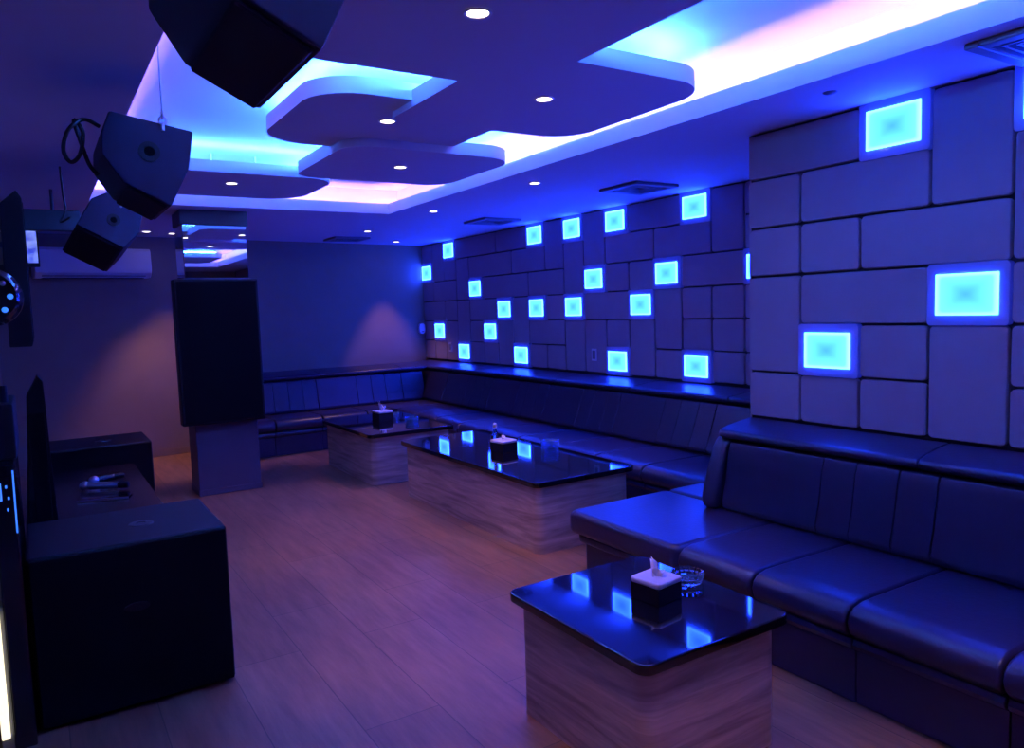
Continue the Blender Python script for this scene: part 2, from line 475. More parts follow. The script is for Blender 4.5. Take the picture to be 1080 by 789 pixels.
# ------------------------------------------------------------------ glowing wall panels
def make_wall_light(w=0.338, h=0.268, lw=0.256, lh=0.178):
    t = thing('wall_light', 'x', 'wall light')
    bm = bmesh.new()
    o_ = rrect(-w / 2, -h / 2, w / 2, h / 2, 0.018, 4)
    prism(bm, o_, lambda a, b: (0.030, a, b), lambda a, b: (-0.010, a, b), bev=0.003, seg=2, minang=60)
    obj('acrylic_frame', bm, M_ACRYL, t)
    bm = bmesh.new()
    uvl = bm.loops.layers.uv.new('UVMap')
    a, b_ = lw / 2, lh / 2
    vs = [bm.verts.new((x, y, z)) for x in (-0.009, -0.016) for y, z in ((-a, -b_), (a, -b_), (a, b_), (-a, b_))]
    F = [bm.faces.new(vs[4:8])]
    for i in range(4): F.append(bm.faces.new((vs[i], vs[(i + 1) % 4], vs[4 + (i + 1) % 4], vs[4 + i])))
    for f in F:
        for l in f.loops: l[uvl].uv = (l.vert.co.y / lw + 0.5, l.vert.co.z / lh + 0.5)
    obj('glowing_panel', bm, M_LEDPANEL, t, smooth=False)
    return t
def dup(root, loc, rz=None, label=None):
    r = root.copy(); COL.objects.link(r); r.location = loc
    if rz is not None: r.rotation_euler = (0, 0, rz)
    if label: r['label'] = label
    for ch in list(root.children):
        c = ch.copy(); COL.objects.link(c); c.parent = r
        for g in ch.children:
            d = g.copy(); COL.objects.link(d); d.parent = c
    return r
wl = make_wall_light()
ROWNAME = ['bottom row', 'second row up', 'third row up', 'fourth row up', 'second row down', 'top row']
ORD = {0: 'rightmost', 1: 'second from right', 2: 'third from right', 3: 'fourth from right', 4: 'leftmost'}
first = True
for r in range(6):
    ns = sorted(c for c, rr in FAR_LIGHTS if rr == r and c >= 0)
    for k, c in enumerate(ns):
        which = 'only one' if len(ns) == 1 else ('leftmost' if k == len(ns) - 1 else ORD[k])
        lab = '%s square cyan panel in the %s of the long wall' % (which, ROWNAME[r])
        loc = (XF - 0.03, (far_y(c) + far_y(c + 1)) / 2, (ROWZ[r] + ROWZ[r + 1]) / 2)
        if first: wl.location = loc; wl['label'] = lab; first = False
        else: dup(wl, loc, None, lab)
wl['group'] = 'glowing panels on the padded wall'
dup(wl, (XF - 0.03, (far_y(-2) + far_y(-1)) / 2, (ROWZ[3] + ROWZ[4]) / 2), None, 'glowing panel almost hidden behind the near padded wall edge')
for (c, r), lab in {(2, 5): 'large cyan glowing panel at the top of the near padded wall, under the ceiling',
                    (1, 1): 'lowest large cyan glowing panel on the near padded wall',
                    (3, 2): 'largest cyan glowing panel, at mid height on the near padded wall',
                    (4, 5): 'cyan glowing panel cut off by the right edge of the photo'}.items():
    dup(wl, (XN - 0.03, (near_y(c) + near_y(c + 1)) / 2, (ROWZ[r] + ROWZ[r + 1]) / 2), None, lab)
for o in SC.objects:
    if o.name.startswith('wall_light'): o['group'] = 'glowing panels on the padded wall'

# ------------------------------------------------------------------ downlights
def make_downlight():
    t = thing('downlight', 'x', 'downlight')
    bm = bmesh.new()
    lathe(bm, [(0.034, 0.004), (0.036, -0.003), (0.044, -0.004), (0.047, 0.0)], 28)
    obj('trim_ring', bm, M_WHITE, t)
    bm = bmesh.new()
    lathe(bm, [(0.0, -0.004), (0.02, -0.003), (0.0365, -0.001)], 24)
    obj('lens', bm, M_LAMP, t)
    return t
spot_data = bpy.data.lights.new('downlight_beam', 'SPOT')
spot_data.energy = SPOT_W; spot_data.color = SPOT_COL
spot_data.spot_size = math.radians(60); spot_data.spot_blend = 0.55; spot_data.shadow_soft_size = 0.025
DL = [((1.235, 2.09), 2.42, 'round downlight in the nearest dropped ceiling panel, the largest in view'),
      ((2.03, 2.87), 2.445, 'round downlight in the dropped panel with the rounded right end'),
      ((1.60, 3.65), 2.475, 'round downlight in the dropped panel between the two cyan openings'),
      ((2.06, 4.53), 2.43, 'round downlight in the dropped panel over the middle of the room'),
      ((1.255, 5.63), 2.45, 'round downlight in the farthest dropped panel, left of centre'),
      ((3.13, 4.57), ZC, 'round downlight in the flat ceiling margin, nearest one beside the bright cove edge'),
      ((3.12, 6.19), ZC, 'round downlight in the flat ceiling margin by the far right corner of the tray'),
      ((3.17, 7.91), ZC, 'small round downlight in the flat ceiling beyond the tray corner'),
      ((3.98, 8.98), ZC, 'smallest round downlight near the back right corner of the ceiling'),
      ((1.03, 8.50), ZC, 'small round downlight left of the mirrored column, the left of a pair'),
      ((2.06, 0.45), 2.45, 'round downlight in the dropped panel directly above the camera'),
      ((0.95, 1.12), 2.42, 'round downlight at the near end of the nearest dropped ceiling panel'),
      ((1.29, 8.62), ZC, 'small round downlight touching the left side of the mirrored column top')]
dl = make_downlight()
for i, ((x, y), z, lab) in enumerate(DL):
    o = dl if i == 0 else dup(dl, (0, 0, 0))
    o.location = (x, y, z - 0.0005); tag(o, lab, 'downlight', 'round downlights in the ceiling')
    s = bpy.data.objects.new('downlight_beam', spot_data); COL.objects.link(s); s.parent = o; s.location = (0, 0, -0.012)

# ------------------------------------------------------------------ ceiling vents
def make_vent():
    t = thing('ceiling_vent', 'x', 'vent')
    s = 0.215
    bm = bmesh.new()
    for a, b in (((-s, -s), (s, -s + .05)), ((-s, s - .05), (s, s)), ((-s, -s + .05), (-s + .05, s - .05)), ((s - .05, -s + .05), (s, s - .05))):
        box(bm, (a[0], a[1], -0.022), (b[0], b[1], 0.0), 0.004, 1)
    obj('frame', bm, M_GREYPL, t)
    bm = bmesh.new()
    box(bm, (-s + .05, -s + .05, -0.006), (s - .05, s - .05, 0.0))
    obj('backing', bm, M_GROOVE, t, smooth=False)
    bm = bmesh.new()
    for k in range(4):
        e = s - 0.05 - 0.035 * k
        w = 0.012
        for a, b in (((-e, -e), (e, -e + w)), ((-e, e - w), (e, e)), ((-e, -e + w), (-e + w, e - w)), ((e - w, -e + w), (e, e - w))):
            box(bm, (a[0], a[1], -0.020 + .001 * k), (b[0], b[1], -0.006))
    obj('louvre', bm, M_GREYPL, t, smooth=False)
    return t
v = make_vent()
for i, ((x, y), lab) in enumerate([((3.99, 4.42), 'square louvred ceiling vent above the long glowing wall, the nearer one'),
                                  ((4.0, 6.62), 'square louvred ceiling vent farther along above the long glowing wall'),
                                  ((3.22, 8.95 - .25), 'square ceiling vent at the far end of the room by the back wall'),
                                  ((3.13, 1.27), 'square ceiling vent at the top right of the photo, above the near padded wall')]):
    o = v if i == 0 else dup(v, (0, 0, 0))
    o.location = (x, y, ZC); tag(o, lab, 'vent', 'square ceiling vents')
bm = bmesh.new()
lathe(bm, [(0, -0.008), (0.018, -0.008), (0.03, -0.003), (0.032, 0)], 20)
o = obj('ceiling_sensor', bm, M_GREYPL); o.location = (3.02, 2.10, ZC)
tag(o, 'tiny dark round sensor on the flat ceiling above the near padded wall', 'sensor')

# ------------------------------------------------------------------ sofas
SEAT = [(0.0, .262), (-.028, .29), (-.04, .325), (-.03, .36), (0.0, .382), (.05, .392), (.12, .392), ('D', .385), ('D', .262)]
def place(axis, f0, s0, sgn=1):
    """map (depth d, height z, along s) to world"""
    if axis == 'y': return lambda d, z, s: (f0 + d, s, z)
    return lambda d, z, s: (s, f0 + d, z)

def sofa_run(t, P, D, seat_seams, backs, rolls, bd, bt, rt, zt=0.852, ox=0, oy=0, base_seams=None, kick=0.0):
    """D seat depth; backs: list of lists of seams; bd = depth of the backrest foot, bt of its top, rt of the wall side"""
    def fn(s): return lambda a, b: tuple(Vector(P(a, b, s)) - Vector((ox, oy, 0)))
    g = 0.0025
    bs = base_seams or seat_seams
    bm = bmesh.new()
    for a, b in zip(bs[:-1], bs[1:]):
        prism(bm, [(0.03, 0.0), (0.03, .205), (.2, .205), (.2, 0)], fn(a + g * .6), fn(b - g * .6), bev=0.006, seg=2)
    prism(bm, [(0.2, 0), (.2, .262), (rt - .02, .262), (rt - .02, 0)], fn(bs[0] + .01), fn(bs[-1] - .01))
    obj('base', bm, M_LEATHER, t)
    bm = bmesh.new()
    for a, b in zip(bs[:-1], bs[1:]):
        prism(bm, [(0.03, .208), (.008, .216), (0.0, .235), (.008, .254), (.03, .262), (.2, .262), (.2, .208)], fn(a + g), fn(b - g), bev=0.004, seg=1, minang=60)
    obj('border_roll', bm, M_LEATHER, t)
    for a, b in zip(seat_seams[:-1], seat_seams[1:]):
        bm = bmesh.new()
        prism(bm, [((D if p[0] == 'D' else p[0]), p[1]) for p in SEAT], fn(a + g), fn(b - g), bev=0.016, seg=3, minang=48)
        obj('seat_cushion', bm, M_LEATHER, t, angle=60)
    for seams in backs:
        bm = bmesh.new()
        for a, b in zip(seams[:-1], seams[1:]):
            dz = 0.76
            prof = [(bd - .015, .39), (bd - .03, .43), (bd + (bt - bd) * .35 - .022, .53), (bt - .03, .70), (bt - .012, dz - .012), (bt + .03, dz), (rt - .02, dz), (rt - .02, .39)]
            prism(bm, prof, fn(a + (g * .6 if a == seams[0] else 0.0002)), fn(b - (g * .6 if b == seams[-1] else 0.0002)), bev=0.007, seg=3, minang=48)
        obj('backrest', bm, M_LEATHER, t, angle=60)
    for a, b in zip(rolls[:-1], rolls[1:]):
        bm = bmesh.new()
        z0 = 0.762
        prof = [(bt + .0, z0), (bt - .022, z0 + .012), (bt - .026, z0 + .03), (bt - .012, z0 + .05), (bt + (rt - bt) * .2, z0 + (zt - z0) * .72), (bt + (rt - bt) * .55, z0 + (zt - z0) * .88), (rt - .004, zt), (rt - .004, z0)]
        prism(bm, prof, fn(a + g * .5), fn(b - g * .5), bev=0.008, seg=2, minang=60)
        obj('top_roll', bm, M_LEATHER, t, angle=60)

# near sofa (front x=2.45)
NSX = 2.44
t = thing('sofa', 'long black leather sofa along the near padded wall, behind the nearest table', 'sofa', (NSX, 0.5, 0))
P = place('y', NSX, 0)
sofa_run(t, P, 0.68, [-0.72, -0.27, 0.18, 0.63, 1.08, 1.60, 2.03, 2.45],
         [[-0.45, -.28, -.08, .09, .60], [0.60, 0.77, 0.97, 1.14, 1.65], [1.65, 1.82, 2.02, 2.19, 2.765]],
         [-0.45, 0.69, 1.74, 2.835], 0.635, 0.69, XN - 0.03 - NSX - 0.002, ox=NSX, oy=0.5)
# rounded end bolster closing the backrest
bm = bmesh.new()
e0 = XN - 0.034 - NSX
prof = [(.565, .39), (.555, .45), (.60, .60), (.65, .72), (.685, .765), (.74, .785), (e0, .785), (e0, .39)]
prism(bm, prof, lambda a, b: (a, 2.77 - .5, b), lambda a, b: (a, 2.872 - .5, b), bev=0.03, seg=4, minang=20)
obj('end_bolster', bm, M_LEATHER, t, angle=60)

# seat block joining near sofa and long sofa
t = thing('ottoman', 'black leather backless seat block between the near sofa and the long sofa', 'seat', (NSX, 2.88, 0))
def cush(bm, x0, y0, x1, y1, z0, z1, r=0.035, bev=0.02):
    prism(bm, rrect(x0, y0, x1, y1, r, 5), lambda a, b: (a, b, z0), lambda a, b: (a, b, z1), bev=bev, seg=4, minang=60)
ya, yb = 2.455 - 2.88, 3.27 - 2.88
bm = bmesh.new(); cush(bm, 0.03, ya, 0.92, yb - .04, 0, .208, .03, .005); obj('base', bm, M_LEATHER, t)
bm = bmesh.new(); cush(bm, 0.0, ya, 0.94, yb - .012, .209, .262, .04, .018); obj('border_roll', bm, M_LEATHER, t)
bm = bmesh.new(); cush(bm, -0.04, ya, 0.70, yb + .02, .262, .388, .05, .036); obj('seat_cushion', bm, M_LEATHER, t, angle=60)
bm = bmesh.new(); cush(bm, 0.705, YP + .018 - 2.88, 1.0, yb + .02, .262, .388, .04, .036); obj('seat_cushion', bm, M_LEATHER, t, angle=60)

# long sofa along the far wall (front x=3.47)
FSX = 3.50
t = corner_sofa = thing('corner_sofa', 'large L-shaped black leather sofa along the far glowing wall and the back wall', 'sofa', (FSX, 6.0, 0))
P = place('y', FSX, 0)
modules = []
s = 3.86
ends = [2.873, 3.86, 4.93, 6.00, 7.07, 8.12]
for a, b in zip(ends[:-1], ends[1:]):
    modules.append([a, a + .17, a + .36, a + .53, b])
modules.append([8.12, 9.37])
sofa_run(t, P, 0.66, [3.30, 3.87, 4.40, 4.94, 5.47, 6.01, 6.54, 7.07, 7.60, 8.07],
         modules, [2.872, 3.75, 4.82, 5.89, 6.96, 8.03, 9.38], 0.62, 0.73, XF - 0.033 - FSX, zt=.84, ox=FSX, oy=6.0)
# back sofa (front y=8.1)
BSY = 8.12
P = place('x', BSY, 0)
sofa_run(t, P, 0.52, [1.66, 2.10, 2.62, 3.14, 3.455],
         [[1.66, 2.24, 2.41, 2.58, 2.75], [2.75, 3.24, 3.43, 3.61, 3.83], [3.83, 4.135]],
         [1.66, 2.80, 3.85, 4.195], 0.53, 0.60, 0.97, zt=.845, ox=FSX, oy=6.0)
# corner unit
def cw(x, y): return (x - FSX, y - 6.0)
def arcpts(cx, cy, r, a0, a1, n=8):
    return [cw(cx + r * math.cos(math.radians(a0 + (a1 - a0) * k / n)), cy + r * math.sin(math.radians(a0 + (a1 - a0) * k / n))) for k in range(n + 1)]
def corner(bm, off, z0, z1, bev):
    pts = [cw(3.46, BSY + off), cw(3.47 + off * .5, BSY - .012 + off * .5), cw(FSX + off, 8.075), cw(4.15, 8.075), cw(4.15, 8.64), cw(3.46, 8.64)]
    prism(bm, pts, lambda a, b: (a, b, z0), lambda a, b: (a, b, z1), bev=bev, seg=3, minang=60)
bm = bmesh.new(); corner(bm, .03, 0, .262, 0.004); obj('base', bm, M_LEATHER, t)
bm = bmesh.new(); corner(bm, -.03, .262, .388, 0.018); obj('seat_cushion', bm, M_LEATHER, t, angle=60)

# ------------------------------------------------------------------ tables
def table(x0, y0, x1, y1, zt, rz, lab):
    cx, cy = (x0 + x1) / 2, (y0 + y1) / 2
    t = thing('coffee_table', lab, 'table', (cx, cy, 0), rz, 'stone topped coffee tables')
    a, b = (x1 - x0) / 2, (y1 - y0) / 2
    bm = bmesh.new()
    prism(bm, rrect(-a, -b, a, b, 0.045, 6), lambda p, q: (p, q, zt - .035), lambda p, q: (p, q, zt), bev=.007, seg=3, minang=60)
    obj('tabletop', bm, M_GRANITE, t, angle=40)
    i = 0.032
    bm = bmesh.new()
    prism(bm, rrect(-a + i, -b + i, a - i, b - i, 0.055, 8), lambda p, q: (p, q, 0), lambda p, q: (p, q, zt - .035))
    obj('base', bm, M_LAM, t, angle=30)
    return t
ZTB = 0.455
table(1.41, 1.575, 2.075, 2.33, ZTB, 0, 'square wooden coffee table with glossy black stone top, nearest the camera')
table(2.455, 3.67, 3.25, 5.66, ZTB, 0, 'long wooden coffee table with glossy black stone top in the middle of the room')
table(2.36, 6.08, 3.20, 7.36, ZTB, 0, 'wooden coffee table with black top at the back, beyond the long one')

def tissue_box(x, y, rz, lab, w=.118, d=.100, h=.125, tip=(0.01, 0.05)):
    t = thing('tissue_box', lab, 'tissue box', (x, y, ZTB), rz, 'tissue boxes on the tables')
    bm = bx((-w / 2, -d / 2, 0), (w / 2, d / 2, h - .012), .004, 2)
    obj('body', bm, M_GLOSSBLACK if False else M_BLACK, t)
    bm = bmesh.new()
    prism(bm, rrect(-w / 2 - .003, -d / 2 - .003, w / 2 + .003, d / 2 + .003, .016, 4), lambda a, b: (a, b, h - .012), lambda a, b: (a, b, h + .008), bev=.007, seg=3, minang=60)
    obj('lid', bm, M_WHITE, t)
    bm = bmesh.new()
    rr = random.Random(int(x * 100))
    for k, (ang, hh, lean) in enumerate([(0.2, tip[1], tip[0]), (1.7, tip[1] * .62, -.018), (2.7, tip[1] * .5, .02)]):
        ca, sa = math.cos(ang), math.sin(ang)
        n = 6; rows = 6; G = []
        for j in range(rows + 1):
            v_ = j / rows; row = []
            for i in range(n + 1):
                u = i / n - .5
                wd = .046 * (1 - .25 * v_)
                px = u * wd; py = .010 * math.sin(u * 7 + k) * (0.4 + v_) + lean * v_
                pz = h + .002 + hh * v_ * (1 + .25 * math.sin(u * 9 + k * 2)) + rr.uniform(-.0015, .0015)
                row.append(bm.verts.new((px * ca - py * sa + lean * v_, px * sa + py * ca, pz)))
            G.append(row)
        for j in range(rows):
            for i in range(n): bm.faces.new((G[j][i], G[j][i + 1], G[j + 1][i + 1], G[j + 1][i]))
    tt = obj('tissue', bm, M_TISSUE, t, angle=60)
    sm = tt.modifiers.new('thick', 'SOLIDIFY'); sm.thickness = .0012
    return t
tissue_box(1.806, 1.945, .13, 'black tissue box with white lid on the nearest table', w=.128, d=.128, h=.072, tip=(.03, .05))
tissue_box(2.866, 4.69, .12, 'black tissue box with white lid on the long middle table', w=.14, d=.15, h=.078, tip=(.03, .03))
tissue_box(2.82, 6.88, .08, 'black tissue box with a tissue sticking up, on the back table', w=.15, d=.15, h=.085, tip=(-.07, .09))

def ashtray(x, y, z, n, r, lab, hs=1.0):
    """one pressed glass dish"""
    t = thing('ashtray', lab, 'ashtray', (x, y, z), random.Random(n).random(), 'stacked glass ashtrays')
    bm = bmesh.new()
    prof = [(0, .004), (r * .62, .004), (r * .72, .010), (r * .86, .024), (r * .93, .026), (r * 1.0, .022), (r * .99, .016), (r * .90, .013), (r * .93, .007), (r * .84, .0), (0, 0)]
    N = 36
    t_ = bmesh.new(); rings = []
    for q, (rad, zz) in enumerate((p[0], p[1] * hs) for p in prof):
        if rad < 1e-4: rings.append([t_.verts.new((0, 0, zz))]); continue
        rings.append([t_.verts.new((rad * (1 + (.035 if q in (4, 5, 6, 7) else 0) * (1 if k % 2 else -1)) * math.cos(2 * PI * k / N), rad * (1 + (.035 if q in (4, 5, 6, 7) else 0) * (1 if k % 2 else -1)) * math.sin(2 * PI * k / N), zz)) for k in range(N)])
    for A, B in zip(rings[:-1], rings[1:]):
        for i in range(N):
            j = (i + 1) % N
            if len(A) == 1: t_.faces.new((A[0], B[i], B[j]))
            elif len(B) == 1: t_.faces.new((A[i], A[j], B[0]))
            else: t_.faces.new((A[i], A[j], B[j], B[i]))
    merge(bm, t_)
    o = obj('ashtray_glass', bm, M_GLASS, t, angle=25)
    return t
LV = ['bottom', 'second', 'top']
def ashstack(x, y, r, count, where):
    for k in range(count):
        name = 'top' if k == count - 1 else ('bottom' if k == 0 else 'middle')
        ashtray(x, y, ZTB + .0005 + .0255 * k, k, r, '%s clear glass ashtray of the stack %s' % (name, where))
ashtray(2.008, 1.99, ZTB + .0005, 0, .060, 'ribbed clear glass ashtray on the nearest table, beside the tissue box', 1.6)
ashstack(3.13, 4.47, .068, 3, 'near the right end of the long table')
ashstack(2.965, 6.95, .066, 2, 'right behind the tissue box on the back table')
ashstack(2.97, 6.52, .066, 2, 'nearer the front edge of the back table')
# small clear bottle behind the tissue box of the long table
t = thing('glass_bottle', 'small clear bottle with a white cap behind the tissue box on the long table', 'bottle', (2.895, 4.86, ZTB))
bm = bmesh.new(); lathe(bm, [(0, 0), (.028, 0), (.030, .006), (.029, .09), (.020, .115), (.012, .13), (.012, .148), (0, .148)], 24); obj('body', bm, M_GLASS, t)
bm = bmesh.new(); lathe(bm, [(.0, .149), (.016, .149), (.016, .176), (.012, .184), (0, .185)], 20)
tube(bm, [(0, 0, .180), (-.010, -.012, .186), (-.022, -.026, .176)], .006, 8); obj('cap', bm, M_WHITE, t)

# ------------------------------------------------------------------ column
t = thing('column', 'square column with a mirror band at the top and grey base, in front of the back sofa', 'column', (1.335, 6.9, 0))
o = obj('shaft', bx((-.255, -.18, .0), (.255, .18, 1.84), .004, 1), M_COLUMN, t)
obj('mirror_band', bx((-.258, -.183, 1.84), (.258, .183, 2.28), .006, 1), M_MIRROR, t)
obj('top_collar', bx((-.27, -.195, 2.28), (.27, .195, 2.399), .003, 1), M_DARKMETAL, t)
obj('plinth', bx((-.262, -.187, .0), (.262, .187, .05), .003, 1), M_COLUMN, t)
bm = bmesh.new()
box(bm, (.965, 6.58, .625), (1.628, 6.715, 1.825), .01, 3)
t = thing('mounted_panel', 'large matte black rectangular panel mounted on the column below the mirror', 'panel', (1.3, 6.65, .625))
bmesh.ops.translate(bm, vec=(-1.3, -6.65, -.625), verts=bm.verts)
obj('casing', bm, M_BLACK, t)
obj('front_sheet', bx((-.315, -.078, .02), (.308, -.069, 1.18), .003, 1), M_GRILLE, t)

# ------------------------------------------------------------------ air conditioner on the back wall
yb_ = yback(.55)
t = thing('air_conditioner', 'long white wall air conditioner high on the back wall, left of the column', 'air conditioner', (.54, yb_ - .02, 1.95), math.atan(.125))
bm = bmesh.new()
prism(bm, [(0, 0), (-.16, 0), (-.215, .05), (-.225, .10), (-.215, .27), (-.19, .30), (0, .30)], lambda a, b: (-.53, a, b), lambda a, b: (.53, a, b), bev=.012, seg=3, minang=50)
obj('body', bm, M_AC, t)
obj('louvre', bx((-.47, -.212, .012), (.47, -.17, .024), .003, 1), M_GREYPL, t)
obj('outlet', bx((-.46, -.17, -.004), (.46, -.06, .001)), M_GROOVE, t, smooth=False)

# small items on walls
def plate(x, y, z, face, lab, w=.075, h=.12, n=1):
    t = thing('switch_plate', lab, 'switch', (x, y, z))
    if face == 'x':
        obj('cover', bx((-.009, -w / 2, -h / 2), (0, w / 2, h / 2), .003, 2), M_WHITE, t)
        obj('rocker', bx((-.014, -w * .3, -h * .34), (-.008, w * .3, h * .34), .002, 1), M_GREYPL, t)
    return t
plate(XF - .0305, 5.73, 1.03, 'x', 'pale switch plate on the far wall, larger in view, above the sofa back')
plate(XF - .0305, 8.72, 1.03, 'x', 'small pale switch plate low on the far wall near the back corner')
t = thing('wall_dispenser', 'small white rounded device on the back wall next to the corner', 'dispenser', (4.50, yback(4.5), 1.2))
bm = bmesh.new(); prism(bm, rrect(-.045, 0, .045, .14, .04, 6), lambda a, b: (a, 0, b), lambda a, b: (a, -.06, b), bev=.012, seg=3, minang=60)
obj('case', bm, M_AC, t)
obj('slot', bx((-.02, -.062, .02), (.02, -.058, .032)), M_GROOVE, t, smooth=False)

# ------------------------------------------------------------------ hanging speakers
PLATE = [(-.129, .132), (.143, .086), (.120, -.049), (.050, -.191), (-.099, -.115), (-.162, -.016), (-.157, .06)]
PLATE3 = [(-.105, .125), (-.005, .176), (.152, .055), (.118, -.068), (.022, -.165), (-.20, -.035)]
def speaker(loc, lab, rot=(0, 0, 0), sc=1.0, depth=.43, PLATE=PLATE, ga=(.050, -.191), gb=(-.099, -.115)):
    t = thing('hanging_speaker', lab, 'speaker', loc, 0, 'speakers hanging from the ceiling')
    t.rotation_euler = rot
    bm = bmesh.new()
    prism(bm, [(a * sc, b * sc) for a, b in PLATE], lambda a, b: (a, 0, b), lambda a, b: (a, depth, b), bev=.008, seg=2, minang=14)
    obj('cabinet', bm, M_SPEAKER, t)
    # grille on the lower face
    a = Vector((ga[0], 0, ga[1])) * sc; b = Vector((gb[0], 0, gb[1])) * sc
    d = (b - a).normalized(); nrm = Vector((d.z, 0, -d.x))
    if nrm.z > 0: nrm = -nrm
    p0 = a + d * .012; p1 = b - d * .012
    bm = bmesh.new()
    pts = [p0 - nrm * .004, p1 - nrm * .004, p1 + nrm * .010, p1 + nrm * .010 - d * .0, p0 + nrm * .010]
    pts = [p0 - nrm * .004, p1 - nrm * .004, p1 + nrm * .010, p0 + nrm * .010]
    prism(bm, [(p.x, p.z) for p in pts], lambda x, z: (x, .015, z), lambda x, z: (x, depth - .015, z), bev=.004, seg=1)
    obj('grille', bm, M_HANGGRILLE, t)
    # pole socket on the near plate
    bm = bmesh.new()
    lathe(bm, [(.036, 0), (.036, .004), (.022, .005), (.017, .003)], 24, M=Matrix.Translation((-.01, 0.0, -.0)) @ Matrix.Rotation(PI / 2, 4, 'X'))
    sk = obj('pole_socket', bm, M_BLACK, t)
    bm = bmesh.new(); lathe(bm, [(0, .002), (.018, .002), (.018, .0)], 20, M=Matrix.Translation((-.01, 0.0, 0)) @ Matrix.Rotation(PI / 2, 4, 'X'))
    obj('hole', bm, M_GRILLE, sk)
    # eye bolt and shackle on top
    bm = bmesh.new()
    c = Vector((.04, -.006, .098 * sc))
    tube(bm, [c + Vector((.012 * math.cos(q), 0, .014 + .012 * math.sin(q))) for q in [2 * PI * k / 12 for k in range(12)]], .004, 6, closed=True)
    tube(bm, [c + Vector((0, 0, -.02)), c + Vector((0, 0, .004))], .006, 8)
    tube(bm, [c + Vector((.0, .010 * math.cos(q), .032 + .014 * math.sin(q))) for q in [2 * PI * k / 12 for k in range(12)]], .0035, 6, closed=True)
    obj('eye_bolt', bm, M_METAL, t)
    return t
speaker((.402, 3.0, 2.10), 'black hanging speaker, middle of three, with steel hook and looped cable')
speaker((.405, 1.30, 2.145), 'largest black hanging speaker, cut off by the top of the photo')
speaker((.43, 4.82, 2.07), 'smallest black hanging speaker, in front of the air conditioner', rot=(-.26, 0, .16), sc=1.0, PLATE=PLATE3, ga=(.022, -.165), gb=(-.20, -.035))
bm = bmesh.new()
tube(bm, [(.442, 2.994, 2.245), (.444, 2.994, 2.64)], .0022, 6)
o = obj('suspension_wire', bm, M_STEELWIRE); tag(o, 'thin steel wire from the ceiling to the hook of the middle hanging speaker', 'wire')
bm = bmesh.new(); tube(bm, [(.442, 1.35, 2.29), (.442, 1.35, 2.64)], .0022, 6)
o = obj('suspension_wire', bm, M_STEELWIRE); tag(o, 'thin steel wire holding the largest hanging speaker', 'wire')
bm = bmesh.new(); tube(bm, [(.50, 4.85, 2.20), (.50, 4.85, 2.64)], .0022, 6)
o = obj('suspension_wire', bm, M_STEELWIRE); tag(o, 'thin steel wire holding the smallest hanging speaker', 'wire')
bm = bmesh.new()
tube(bm, spline([(.25, 3.12, 2.20), (.20, 3.1, 2.215), (.15, 3.08, 2.17), (.13, 3.08, 2.10), (.15, 3.08, 2.06), (.18, 3.08, 2.09), (.195, 3.1, 2.17), (.17, 3.1, 2.21), (.19, 3.1, 2.12), (.21, 3.12, 2.06), (.235, 3.13, 2.03)]), .007, 8)
o = obj('speaker_cable', bm, M_CABLE); tag(o, 'thick black cable looping at the left side of the middle hanging speaker', 'cable')
bm = bmesh.new()
tube(bm, spline([(.19, 5.1, 2.398), (.195, 5.1, 2.25), (.20, 5.08, 2.15), (.17, 5.05, 2.08), (.19, 5.0, 2.08), (.215, 4.9, 2.09)]), .006, 8)
o = obj('speaker_cable', bm, M_CABLE); tag(o, 'black cable running from the ceiling to the smallest hanging speaker', 'cable')

# ------------------------------------------------------------------ left side: subwoofers, console, screen, equipment
def subwoofer(x0, y0, x1, y1, h, lab, socket=True):
    cx, cy = (x0 + x1) / 2, (y0 + y1) / 2; a, b = (x1 - x0) / 2, (y1 - y0) / 2
    t = thing('subwoofer', lab, 'subwoofer', (cx, cy, 0), 0, 'large black subwoofers')
    obj('cabinet', bx((-a, -b + .02, .012), (a, b, h), .012, 3), M_BLACK, t)
    obj('grille', bx((-a + .008, -b, .02), (a - .008, -b + .022, h - .008), .006, 2), M_GRILLE, t)
    bm = bmesh.new()
    prism(bm, [(.045 * math.cos(2 * PI * k / 28), .018 * math.sin(2 * PI * k / 28)) for k in range(28)], lambda p, q: (p + .0, -b - .004, h * .62 + q), lambda p, q: (p, -b + .001, h * .62 + q), bev=.002, seg=1)
    obj('oval_badge', bm, M_BLACK, t)
    bm = bmesh.new(); lathe(bm, [(0, .001), (.018, .001), (.020, .006), (.045, .004), (.048, 0)], 28, M=Matrix.Translation((.06, -.02, h)))
    obj('pole_socket', bm, M_DARKMETAL, t)
    for sx in (-1, 1):
        for sy in (-1, 1):
            bm = bmesh.new(); lathe(bm, [(0, 0), (.02, 0), (.022, .013), (0, .013)], 14, M=Matrix.Translation((sx * (a - .05), sy * (b - .06), 0)))
            obj('foot', bm, M_CABLE, t)
    return t
subwoofer(-.09, 3.16, .602, 3.77, .655, 'big black box subwoofer on the floor, nearest the camera at lower left')
subwoofer(-.05, 5.92, .655, 6.50, .635, 'black box subwoofer on the floor beyond the low console, by the back wall side')
t = thing('console', 'low dark brown console between the two black subwoofers', 'cabinet', (.2, 4.85, 0))
obj('body', bx((-.28, -1.0, .04), (.30, 1.0, .475), .004, 1), M_BROWNGLASS, t)
obj('top', bx((-.30, -1.03, .475), (.325, 1.03, .50), .005, 2), M_BROWNGLASS, t)
obj('plinth', bx((-.25, -.97, 0), (.27, .97, .04)), M_BLACK, t, smooth=False)
for k in range(3):
    d = obj('door', bx((.30, -.98 + .655 * k, .06), (.312, -.335 + .655 * k, .465), .003, 1), M_BROWNGLASS, t)

